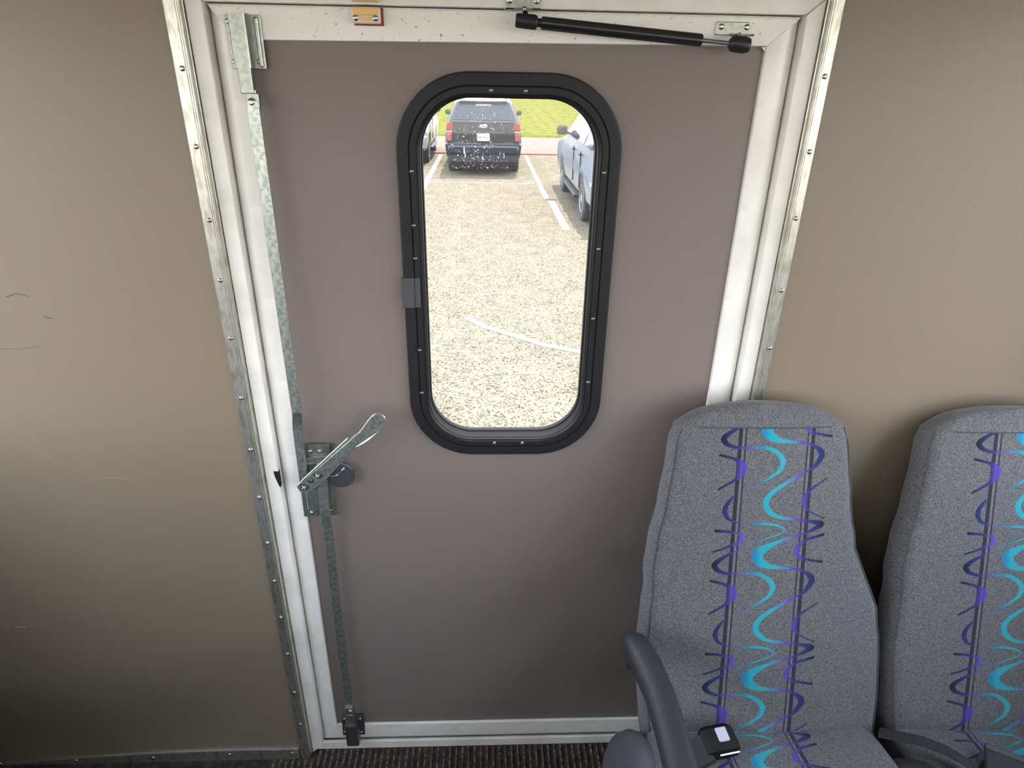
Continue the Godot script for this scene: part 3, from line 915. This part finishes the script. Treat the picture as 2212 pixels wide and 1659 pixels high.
func switches() -> void:
	var t := thing("contact_switch", "amber and cream door contact switch on the white top rail", "switch", Vector3(-0.181, 1.6968, 0.0))
	var mb := MB.new()
	mb.box(Vector3(0.0022, -0.0012, 0.0022), Vector3(0.0450, 0.0245, 0.0044), 0.0008)
	obj("gasket", mb, M.red_gasket, t)
	mb = MB.new()
	mb.box(Vector3(0, 0, 0.0080), Vector3(0.0430, 0.0225, 0.0110), 0.0018)
	obj("housing", mb, M.cream_plastic, t)
	mb = MB.new()
	mb.box(Vector3(-0.0010, 0.0048, 0.0120), Vector3(0.0370, 0.0105, 0.0070), 0.0012)
	mb.box(Vector3(-0.0002, -0.0048, 0.0115), Vector3(0.0180, 0.0070, 0.0050), 0.001)
	obj("lens", mb, M.amber_plastic, t)
	for x in [-0.0158, 0.0138]: screw(Vector3(x, -0.0038, 0.0132), 0.0046, t)
	t = thing("contact_switch", "amber door contact switch on the white frame head, cut off above", "switch", Vector3(-0.180, 1.7258, 0.006))
	mb = MB.new()
	mb.box(Vector3(0, 0, 0.0055), Vector3(0.0430, 0.0225, 0.0110), 0.0018)
	obj("housing", mb, M.cream_plastic, t)
	mb = MB.new()
	mb.box(Vector3(0, -0.0052, 0.0095), Vector3(0.0420, 0.0118, 0.0070), 0.0022)
	obj("lens", mb, M.amber_plastic, t)

# ---------------------------------------------------------------- outside
func outside() -> void:
	var G := -0.89
	var p := MB.new()
	p.box(Vector3(0, G - 0.1, 4.0), Vector3(180, 0.2, 52.4), 0.0)
	tag(obj("parking_lot", p, M.asphalt), "sunlit pale asphalt of the parking lot outside the window", "asphalt", "structure")
	p = MB.new()
	p.box(Vector3(0, G - 0.1 + 0.02, -25.5), Vector3(180, 0.2, 6.6), 0.0)
	tag(obj("sidewalk", p, M.sidewalk), "pinkish concrete strip between parking lot and grass", "pavement", "structure")
	p = MB.new()
	p.box(Vector3(0, G - 0.05, -22.18), Vector3(180, 0.16, 0.16), 0.02)
	tag(obj("kerb", p, M.kerb_red), "low reddish kerb along the end of the parking bays", "kerb")
	p = MB.new()
	var nx := 24
	var nz := 24
	var f := FastNoiseLite.new()
	f.seed = 3
	f.frequency = 0.05
	for i in nx:
		for j in nz:
			var q := []
			for e in [[0, 0], [0, 1], [1, 1], [1, 0]]:
				var x := lerpf(-110.0, 110.0, float(i + e[0]) / nx)
				var z := lerpf(-28.6, -190.0, pow(float(j + e[1]) / nz, 1.5))
				var y := G + 0.03 + (-28.6 - z) * 0.012 + 0.3 * f.get_noise_2d(x, z) * clampf((-28.6 - z) / 10.0, 0.0, 1.0)
				q.append(Vector3(x, y, z))
			p.quad(q[0], q[3], q[2], q[1])
	tag(obj("grass_field", p, M.grass, null, 60.0, false), "yellow-green mown grass field beyond the parking lot", "grass", "stuff")
	# painted bay lines
	for q in [[1.375, -10.45, 1.515, -13.35, "white bay line right of the black car, long near piece"], [1.30, -13.6, 1.42, -21.9, "white bay line right of the black car, reaching the kerb"], [-1.53, -13.5, -1.39, -21.9, "white bay line left of the black car"], [-1.36, -15.74, 1.26, -15.82, "thin white line across the bay behind the black car"]]:
		p = MB.new()
		p.box(Vector3((q[0] + q[2]) / 2, G + 0.003, (q[1] + q[3]) / 2), Vector3(abs(q[2] - q[0]), 0.006, abs(q[3] - q[1])), 0.0)
		tag(obj("painted_line", p, M.road_paint), q[4], "painted line", "", "parking bay lines")
	p = MB.new()
	p.sweep([Vector3(-0.22, G + 0.002, -5.85), Vector3(0.02, G + 0.002, -5.52), Vector3(0.32, G + 0.002, -5.28), Vector3(0.60, G + 0.002, -5.02), Vector3(0.95, G + 0.002, -4.84), Vector3(1.4, G + 0.002, -4.7)], PackedVector2Array([Vector2(-0.045, -0.002), Vector2(0.045, -0.002), Vector2(0.03, 0.002), Vector2(-0.03, 0.002)]))
	tag(obj("painted_line", p, mat("worn_paint", c8(111, 104, 94), 0.9, 0.0, 0.0)), "worn pale curved stripe on the asphalt close to the bus", "painted line")
	var c := vehicle("car", "black sport utility car parked nose-in, tailgate towards the window", M.car_black, 1.15, 2.95, true)
	c.position = Vector3(-0.04, G, -16.95)
	c = vehicle("car", "silver car with running board and black door mirror beside the black car", M.car_silver, 1.15, 3.37, false)
	c.position = Vector3(2.78, G, -10.2)
	c = vehicle("car", "white car of which only one rear wheel side shows left of the black car", M.car_white, 1.15, 2.95, false)
	c.position = Vector3(-2.66, G, -18.75)

func vehicle(called: String, label: String, paint: Material, rear: float, base: float, tail: bool) -> Node3D:
	var t := thing(called, label, "car", Vector3.ZERO, "", "cars outside")
	var front := rear + base
	var L := front + 1.15
	var out := PackedVector2Array([Vector2(0.12, 0.40), Vector2(0.0, 0.50), Vector2(0.0, 0.80), Vector2(0.06, 0.85), Vector2(0.06, 1.30), Vector2(0.12, 1.36), Vector2(0.36, 1.80), Vector2(0.52, 1.87), Vector2(rear + 1.5, 1.90), Vector2(front - 1.12, 1.86), Vector2(front - 0.30, 1.27), Vector2(L - 0.25, 1.10), Vector2(L - 0.04, 0.95), Vector2(L, 0.60), Vector2(L - 0.12, 0.38)])
	for w in [front, rear]:
		for i in 9:
			var a := PI * i / 8.0
			out.append(Vector2(w + cos(a) * 0.47, 0.40 + sin(a) * 0.44))
	var n := out.size()
	var hw := func(y: float) -> float:
		if y < 0.9: return lerpf(0.95, 1.0, clampf((y - 0.4) / 0.3, 0, 1))
		if y < 1.3: return lerpf(1.0, 0.955, (y - 0.9) / 0.4)
		return lerpf(0.955, 0.70, clampf((y - 1.3) / 0.58, 0, 1))
	# outline is (distance from the tail, height); the tail looks along +z
	var ins := PackedVector2Array()
	for i in n:
		var e0 := (out[i] - out[(i + n - 1) % n]).normalized()
		var e1 := (out[(i + 1) % n] - out[i]).normalized()
		var m := (Vector2(e0.y, -e0.x) + Vector2(e1.y, -e1.x))
		ins.append(out[i] - m / max(0.5, m.length_squared()) * 2.0 * -0.05)
	var mb := MB.new()
	var loops := []
	for e in [[-1.0, 0.0, ins], [-1.0, -0.055, out], [1.0, -0.055, out], [1.0, 0.0, ins]]:
		var l := PackedVector3Array()
		for q in e[2]: l.append(Vector3(e[0] * (hw.call(q.y) + e[1]), q.y, -q.x))
		loops.append(l)
	mb.loft(loops, false, false)
	var tr := Geometry2D.triangulate_polygon(ins)
	for i in range(0, tr.size(), 3):
		var s := (ins[tr[i + 1]] - ins[tr[i]]).cross(ins[tr[i + 2]] - ins[tr[i]])
		var o := [tr[i], tr[i + 1], tr[i + 2]] if s > 0 else [tr[i], tr[i + 2], tr[i + 1]]
		var A: Vector3 = loops[3][o[0]]
		var B: Vector3 = loops[3][o[1]]
		var C: Vector3 = loops[3][o[2]]
		mb.tri(A, B, C)
		A = loops[0][o[0]]; B = loops[0][o[1]]; C = loops[0][o[2]]
		mb.tri(A, C, B)
	obj("body", mb, paint, t, 28.0)
	# dark underbody and wheels
	box_obj("underbody", Vector3(-0.88, 0.24, -L + 0.3), Vector3(0.88, 0.62, -0.16), M.trim_dark, t, 0.04)
	for w in [rear, front]:
		for s in [-1.0, 1.0]:
			mb = MB.new()
			mb.lathe([[0.26, -0.13], [0.37, -0.135], [0.40, -0.10], [0.405, 0.0], [0.40, 0.10], [0.37, 0.135], [0.26, 0.13]], 28, Vector3(s * 0.84, 0.402, -w), Vector3(s, 0, 0))
			var wh := obj("wheel", mb, M.tyre, t)
			mb = MB.new()
			mb.lathe([[0.265, 0.10], [0.265, 0.128], [0.24, 0.132], [0.22, 0.112], [0.10, 0.118], [0.07, 0.135], [0.0, 0.137]], 24, Vector3(s * 0.84, 0.402, -w), Vector3(s, 0, 0))
			obj("rim", mb, M.rim_alloy, wh)
	# side glass, handles, mirrors, running boards
	for s in [-1.0, 1.0]:
		var y0 := 1.33
		var y1 := 1.76
		for g in [[0.42, 0.62, rear + 0.20, rear + 0.20], [rear + 0.28, rear + 0.28, rear + 1.22, rear + 1.22], [rear + 1.30, rear + 1.30, front - 0.45, front - 0.98]]:
			var q := [Vector3(s * (hw.call(y0) + 0.004), y0, -g[0]), Vector3(s * (hw.call(y0) + 0.004), y0, -g[2]), Vector3(s * (hw.call(y1) + 0.004), y1, -g[3]), Vector3(s * (hw.call(y1) + 0.004), y1, -g[1])]
			mb = MB.new()
			mb.slab(q, 0.012)
			obj("side_window", mb, M.car_glass, t)
		for z in [rear + 0.45, rear + 1.48]:
			mb = MB.new()
			mb.box(Vector3(s * 0.985, 1.14, -z), Vector3(0.05, 0.04, 0.22), 0.012)
			obj("door_handle", mb, M.trim_dark if not tail else paint, t)
			mb = MB.new()
			mb.box(Vector3(s * 0.993, 0.88, -z + 0.18), Vector3(0.02, 0.66, 0.012), 0.0)
			obj("door_seam", mb, M.trim_dark, t)
		mb = MB.new()
		mb.box(Vector3(s * 1.09, 1.40, -(front - 0.62)), Vector3(0.22, 0.20, 0.14) if not tail else Vector3(0.16, 0.15, 0.12), 0.04)
		mb.box(Vector3(s * 0.97, 1.34, -(front - 0.62)), Vector3(0.14, 0.06, 0.06), 0.015)
		obj("door_mirror", mb, M.trim_dark, t)
		mb = MB.new()
		mb.box(Vector3(s * 0.97, 0.36, -(rear + base / 2)), Vector3(0.16, 0.06, base - 1.0), 0.02)
		obj("running_board", mb, M.trim_dark, t)
		mb = MB.new()
		mb.tube([Vector3(s * 0.62, 1.89, -0.8), Vector3(s * 0.62, 1.93, -1.0), Vector3(s * 0.62, 1.94, -2.4), Vector3(s * 0.62, 1.90, -2.7)], 0.018, 8)
		obj("roof_rail", mb, M.chrome if not tail else M.trim_dark, t)
	# tail
	mb = MB.new()
	mb.slab([Vector3(-0.80, 1.385, -0.125), Vector3(0.80, 1.385, -0.125), Vector3(0.655, 1.775, -0.338), Vector3(-0.655, 1.775, -0.338)], 0.012)
	obj("rear_window", mb, M.car_glass, t)
	mb = MB.new()
	mb.box(Vector3(0, 1.815, -0.335), Vector3(1.26, 0.045, 0.16), 0.02)
	obj("spoiler", mb, paint, t)
	for s in [-1.0, 1.0]:
		mb = MB.new()
		mb.box(Vector3(s * 0.875, 1.225, -0.085), Vector3(0.15, 0.20, 0.10), 0.02)
		obj("tail_lamp", mb, M.lamp_red, t)
		mb = MB.new()
		mb.box(Vector3(s * 0.880, 1.102, -0.080), Vector3(0.15, 0.035, 0.10), 0.01)
		obj("lamp_strip", mb, M.lamp_clear, t)
		mb = MB.new()
		mb.box(Vector3(s * 0.890, 0.975, -0.085), Vector3(0.13, 0.21, 0.10), 0.02)
		obj("tail_lamp", mb, M.lamp_pink, t)
		mb = MB.new()
		mb.box(Vector3(s * 0.67, 0.455, 0.000), Vector3(0.23, 0.045, 0.03), 0.008)
		obj("reflector", mb, M.lamp_red, t)
	mb = MB.new()
	mb.box(Vector3(0, 0.66, 0.0), Vector3(1.86, 0.22, 0.10), 0.04)
	obj("rear_bumper", mb, paint, t)
	mb = MB.new()
	mb.box(Vector3(0, 0.44, -0.03), Vector3(1.80, 0.20, 0.10), 0.03)
	obj("bumper_valance", mb, M.trim_dark, t)
	if not tail: return t
	mb = MB.new()
	mb.box(Vector3(0, 0.975, -0.055), Vector3(1.10, 0.25, 0.02), 0.008)
	obj("plate_recess", mb, M.car_black, t)
	mb = MB.new()
	mb.box(Vector3(0.0, 0.972, -0.038), Vector3(0.325, 0.185, 0.012), 0.005)
	var lp := obj("licence_plate", mb, M.plate_white, t)
	var tm := TextMesh.new()
	var sf := SystemFont.new()
	sf.font_names = PackedStringArray(["Droid Sans"])
	tm.font = sf
	tm.text = "YHE·3EB1"
	tm.font_size = 40
	tm.pixel_size = 0.0017
	tm.depth = 0.004
	var tx := put("plate_lettering", tm, M.plate_ink, lp)
	tx.position = Vector3(0.0, 0.968, -0.030)
	mb = MB.new()
	mb.prism(PackedVector2Array([Vector2(-0.105, -0.028), Vector2(-0.035, -0.028), Vector2(-0.040, -0.045), Vector2(0.040, -0.045), Vector2(0.046, -0.028), Vector2(0.090, -0.028), Vector2(0.105, 0.028), Vector2(0.040, 0.028), Vector2(0.044, 0.045), Vector2(-0.036, 0.045), Vector2(-0.042, 0.028), Vector2(-0.085, 0.028)]), -0.062, -0.030, 0.004)
	for i in mb.v.size(): mb.v[i] += Vector3(0.0, 1.245, 0.0)
	var em := obj("emblem", mb, M.plate_white, t)
	mb = MB.new()
	mb.box(Vector3(0.0, 1.245, -0.030), Vector3(0.055, 0.028, 0.006), 0.002)
	obj("emblem_centre", mb, M.trim_dark, em)
	mb = MB.new()
	mb.box(Vector3(0.0, 1.735, -0.300), Vector3(0.40, 0.040, 0.02), 0.006)
	obj("brake_lamp", mb, M.lamp_clear, t)
	mb = MB.new()
	mb.box(Vector3(0.0, 1.330, -0.075), Vector3(1.70, 0.030, 0.04), 0.01)
	obj("tailgate_ledge", mb, M.car_black, t)
	return t

# ---------------------------------------------------------------- seats
var SA := Vector3(0.0, 0.46, 0.3245)
var SD := Vector3(0.0, 0.93660, -0.35047)
var SN := Vector3(0.0, 0.35047, 0.93660)

func seats() -> void:
	var a := seat("grey bus seat with turquoise wave print and a black armrest", 0.538, true)
	var b := seat("grey bus seat with turquoise wave print, next to the one with the armrest", 1.035, false)
	b.position.y = -0.012
	# the rows further along the bus, which keep the window light off the foot of the rear wall
	for q in [[-1.035, 1.16, "grey bus seat by the left windows, first row ahead of the rear wall"], [-0.53, 1.16, "grey bus seat on the aisle, first row ahead of the rear wall on the left"], [-1.035, 1.95, "grey bus seat by the left windows, second row ahead of the rear wall"], [-0.53, 1.95, "grey bus seat on the aisle, second row ahead of the rear wall on the left"], [1.035, 1.95, "grey bus seat by the right windows, row ahead of the rear seats"], [0.53, 1.95, "grey bus seat on the aisle, row ahead of the rear seats on the right"]]:
		var c: Node3D = b.duplicate()
		c.name = numbered("bus_seat")
		add_child(c)
		c.position = Vector3(q[0], 0.0, q[1])
		c.rotation.y = PI
		c.set_meta("label", q[2])
		c.set_meta("group", "bus seats further along the bus")
	belts()

func along(k: Array, s: float) -> float:
	for i in k.size() - 1:
		if s <= k[i + 1][0]:
			var t: float = clampf((s - k[i][0]) / (k[i + 1][0] - k[i][0]), 0, 1)
			return lerpf(k[i][1], k[i + 1][1], t * t * (3 - 2 * t))
	return k[k.size() - 1][1]

func half_width(s: float) -> float:
	return along([[-0.08, 0.222], [0.0, 0.235], [0.08, 0.240], [0.165, 0.241], [0.24, 0.234], [0.31, 0.219], [0.375, 0.204], [0.46, 0.189], [0.55, 0.178], [0.585, 0.174], [0.608, 0.165], [0.625, 0.148], [0.638, 0.128], [0.648, 0.102], [0.655, 0.07]], s)

func mid_shift(s: float) -> float:
	return along([[0.0, 0.011], [0.24, 0.006], [0.375, -0.014], [0.55, -0.009], [0.66, -0.009]], s)

# cross-section loop of the backrest at height s; returns [points, u along the loop]
func back_loop(s: float, shrink: float, lift: float) -> Array:
	var hw := half_width(s) - shrink
	var th: float = lerpf(0.105, 0.078, clampf(s / 0.6, 0, 1)) - shrink * 0.9
	var r: float = min(0.034, th * 0.42)
	var pts := PackedVector3Array()
	var n := 7
	for q in [[1, 1, 0.0], [-1, 1, PI / 2], [-1, -1, PI], [1, -1, 3 * PI / 2]]:
		for i in n + 1:
			var a: float = q[2] + PI / 2 * i / n
			var x: float = q[0] * (hw - r) + cos(a) * r
			var d: float = q[1] * (th / 2 - r) + sin(a) * r - th / 2
			if d > -th * 0.5: d -= 0.010
			pts.append(SA + SD * (s + lift) + Vector3(x + mid_shift(s), 0, 0) + SN * d)
		if q[0] == 1 and q[1] == 1:
			for i in range(1, 12):
				var x := lerpf(hw - r, -(hw - r), i / 12.0)
				pts.append(SA + SD * (s + lift) + Vector3(x + mid_shift(s), 0, 0) + SN * (-0.010 + 0.012 * (1.0 - pow(abs(x) / (hw - r), 2.2))))
	return [pts]

func fabric_loft(loops: Array, vs: Array, called: String, m: Material, parent: Node, u0: float, rows: Array, nf := 11) -> MeshInstance3D:
	var mb := MB.new()
	var n: int = loops[0].size()
	var us := []
	for i in loops.size():
		var l: PackedVector3Array = loops[i]
		var acc := PackedFloat32Array()
		acc.resize(n + 1)
		var total := 0.0
		for j in n:
			acc[j] = total
			total += (l[(j + 1) % n] - l[j]).length()
		acc[n] = total
		var mid: float = (acc[7] + acc[8 + nf]) / 2.0 # the front runs between these two
		var row := PackedFloat32Array()
		for j in n + 1:
			row.append((mid - acc[j] + rows[i]) / 0.46 + 0.5 + u0)
		us.append(row)
	for i in loops.size() - 1:
		for j in n:
			var k := (j + 1) % n
			var a := Vector2(us[i][j], vs[i])
			var b := Vector2(us[i][j + 1], vs[i])
			var c := Vector2(us[i + 1][j + 1], vs[i + 1])
			var d := Vector2(us[i + 1][j], vs[i + 1])
			mb.tri(loops[i][j], loops[i][k], loops[i + 1][k], a, b, c)
			mb.tri(loops[i][j], loops[i + 1][k], loops[i + 1][j], a, c, d)
	mb.cap(loops[0], true)
	mb.cap(loops[loops.size() - 1], false)
	return obj(called, mb, m, parent, 60.0)

func seat(label: String, cx: float, arm: bool) -> Node3D:
	var t := thing("bus_seat", label, "seat", Vector3(cx, 0, 0), "", "bus seats against the wall")
	# backrest: printed front up to the seam, plain cap above
	var loops := []
	var vs := []
	var rows := []
	for i in 36:
		var s := lerpf(-0.075, 0.608, i / 35.0)
		loops.append(back_loop(s, 0.0, 0.0)[0])
		vs.append((0.433 - s) / 0.243)
		rows.append(mid_shift(s) - (0.045 * s - 0.008))
	fabric_loft(loops, vs, "backrest", M.fabric_print, t, 0.0, rows)
	loops = []
	vs = []
	rows = []
	for e in [[0.6075, 0.0012], [0.6095, -0.0012], [0.614, -0.0020], [0.622, -0.0010], [0.632, 0.002], [0.640, 0.006], [0.647, 0.012], [0.652, 0.020], [0.655, 0.030]]:
		loops.append(back_loop(e[0], e[1], 0.0)[0])
		vs.append((0.433 - e[0]) / 0.243)
		rows.append(0.0)
	fabric_loft(loops, vs, "backrest_cap", M.fabric_plain, t, 0.0, rows)
	# piping on the seams
	for sgn in [-1.0, 1.0]:
		var pts := []
		for i in 22:
			var s := lerpf(-0.02, 0.606, i / 21.0)
			pts.append(SA + SD * s + Vector3(sgn * (half_width(s) - 0.0085) + mid_shift(s), 0, 0) + SN * -0.0185)
		var mb := MB.new()
		mb.tube(pts, 0.0012, 6)
		obj("seam", mb, M.thread, t)
	var cross := []
	for i in 13:
		var x := lerpf(-0.128, 0.128, i / 12.0)
		cross.append(SA + SD * 0.6085 + Vector3(x + mid_shift(0.608), 0, 0) + SN * (-0.0095 + 0.012 * (1.0 - pow(abs(x) / 0.131, 2.2))))
	var sm := MB.new()
	sm.tube(cross, 0.0012, 6)
	obj("seam", sm, M.thread, t)
	# cushion
	loops = []
	vs = []
	rows = []
	var prof := [[0.300, -0.030, 0.04], [0.305, 0.0, 0.012], [0.33, 0.012, 0.004], [0.40, 0.022, 0.0], [0.55, 0.030, 0.0], [0.68, 0.030, 0.0], [0.73, 0.018, 0.006], [0.755, -0.01, 0.03]]
	var acc := 0.0
	for i in prof.size():
		var e: Array = prof[i]
		var hw := 0.232 - float(e[2])
		var top: float = 0.462 + e[1]
		var bot: float = 0.37 + float(e[2]) * 0.8
		var l := PackedVector3Array()
		var r := 0.026
		for q in [[1, 1, 0.0], [-1, 1, PI / 2], [-1, -1, PI], [1, -1, 3 * PI / 2]]:
			for k in 8:
				var a: float = q[2] + PI / 2 * k / 7.0
				var x: float = q[0] * (hw - r) + cos(a) * r
				var y: float = (top + bot) / 2 + q[1] * ((top - bot) / 2 - r) + sin(a) * r
				l.append(Vector3(x, y, e[0]))
		loops.append(l)
		if i > 0: acc += Vector2(prof[i][0] - prof[i - 1][0], prof[i][1] - prof[i - 1][1]).length()
		vs.append((0.433 + acc) / 0.243)
		rows.append(0.008)
	fabric_loft(loops, vs, "cushion", M.fabric_print, t, 0.0, rows, 0)
	# pedestal
	for x in [-0.17, 0.17]:
		box_obj("leg", Vector3(x - 0.02, 0.0, 0.30), Vector3(x + 0.02, 0.375, 0.36), M.black_plastic, t, 0.004)
		box_obj("leg", Vector3(x - 0.02, 0.0, 0.62), Vector3(x + 0.02, 0.375, 0.68), M.black_plastic, t, 0.004)
	if arm:
		# armrest
		var mb := MB.new()
		var sec := PackedVector2Array()
		for i in 16:
			var a := TAU * i / 16
			var cxs: float = sign(cos(a)) * pow(abs(cos(a)), 0.7) * 0.026
			var cys: float = sign(sin(a)) * pow(abs(sin(a)), 0.7) * 0.021
			sec.append(Vector2(cxs, cys))
		mb.sweep([Vector3(-0.266, 0.6580, 0.270), Vector3(-0.265, 0.6690, 0.276), Vector3(-0.262, 0.6740, 0.290), Vector3(-0.256, 0.6760, 0.316), Vector3(-0.250, 0.6760, 0.350), Vector3(-0.243, 0.6760, 0.40), Vector3(-0.240, 0.6720, 0.46), Vector3(-0.240, 0.6690, 0.53), Vector3(-0.240, 0.6660, 0.60), Vector3(-0.240, 0.6600, 0.64)], sec, Vector3.RIGHT, [0.35, 0.78, 0.96, 1.02, 1.02, 0.98, 0.98, 1.0, 1.0, 0.8])
		obj("armrest", mb, M.black_plastic, t, 50.0)
		mb = MB.new()
		mb.sweep([Vector3(-0.262, 0.662, 0.288), Vector3(-0.262, 0.632, 0.276), Vector3(-0.256, 0.596, 0.258)], PackedVector2Array([Vector2(-0.012, -0.022), Vector2(0.012, -0.022), Vector2(0.014, 0.0), Vector2(0.012, 0.022), Vector2(-0.012, 0.022), Vector2(-0.014, 0.0)]), Vector3.RIGHT, [1.0, 1.0, 0.7])
		obj("armrest_hinge", mb, M.black_plastic, t, 40.0)
		mb = MB.new()
		mb.lathe([[0.115, -0.010], [0.118, 0.0], [0.112, 0.016], [0.085, 0.027], [0.0, 0.030]], 30, Vector3(-0.255, 0.360, 0.375), Vector3(-1, 0.25, 0.1))
		obj("side_shield", mb, M.shield_grey, t, 50.0)
	return t

func ribbon(called: String, pts: Array, w: float, th: float, side: Vector3, m: Material, parent: Node) -> MeshInstance3D:
	var mb := MB.new()
	mb.sweep(pts, PackedVector2Array([Vector2(-w / 2, -th / 2), Vector2(w / 2, -th / 2), Vector2(w / 2, th / 2), Vector2(-w / 2, th / 2)]), side)
	return obj(called, mb, m, parent, 40.0)

func belts() -> void:
	var t := thing("seat_belt_buckle", "black seat belt buckle with pale release button beside the armrest", "buckle", Vector3(0.436, 0.503, 0.364))
	t.scale = Vector3.ONE * 1.15
	t.rotation = Vector3(0.30, 0.20, -0.10)
	var mb := MB.new()
	mb.box(Vector3(0, 0, 0), Vector3(0.060, 0.024, 0.048), 0.007)
	obj("housing", mb, M.buckle_black, t)
	mb = MB.new()
	mb.box(Vector3(0.004, 0.0115, -0.006), Vector3(0.020, 0.004, 0.022), 0.0015)
	obj("release_button", mb, mat("button_grey", c8(176, 178, 190), 0.4), t)
	mb = MB.new()
	mb.box(Vector3(0.006, 0.0075, 0.0222), Vector3(0.036, 0.0016, 0.0030), 0.0005)
	obj("slot_highlight", mb, M.steel, t)  # bright strip in place of the highlight along the slot edge
	mb = MB.new()
	mb.sweep([Vector3(-0.024, 0.0, 0.006), Vector3(-0.045, -0.006, 0.010), Vector3(-0.07, -0.02, 0.01)], PackedVector2Array([Vector2(-0.022, -0.006), Vector2(0.022, -0.006), Vector2(0.020, 0.006), Vector2(-0.020, 0.006)]), Vector3.BACK)
	obj("stalk", mb, M.black_plastic, t)
	t = thing("seat_belt", "dark seat belt strap curling out of the gap between the two seats", "seat belt", Vector3.ZERO)
	ribbon("strap", [Vector3(0.765, 0.478, 0.335), Vector3(0.795, 0.492, 0.356), Vector3(0.825, 0.500, 0.372), Vector3(0.855, 0.502, 0.392), Vector3(0.880, 0.500, 0.415), Vector3(0.895, 0.496, 0.450), Vector3(0.90, 0.492, 0.50)], 0.030, 0.003, Vector3(-0.5, 0.25, 0.8), M.webbing, t)
	mb = MB.new()
	mb.sweep([Vector3(0.775, 0.455, 0.395), Vector3(0.795, 0.490, 0.425), Vector3(0.815, 0.505, 0.47)], MB._circle(0.020, 14))
	obj("stalk_sleeve", mb, M.black_plastic, t, 50.0)
	t = thing("belt_pad", "dark folded seat belt end lying on the cushion of the seat", "belt pad", Vector3(0.955, 0.492, 0.415))
	t.rotation = Vector3(0.22, -0.52, 0.0)
	mb = MB.new()
	mb.box(Vector3(0, 0, 0.02), Vector3(0.066, 0.008, 0.090), 0.003)
	obj("pad", mb, M.webbing, t)
	mb = MB.new()
	mb.box(Vector3(0, 0.004, -0.019), Vector3(0.067, 0.005, 0.012), 0.002)
	obj("hem", mb, M.black_plastic, t)
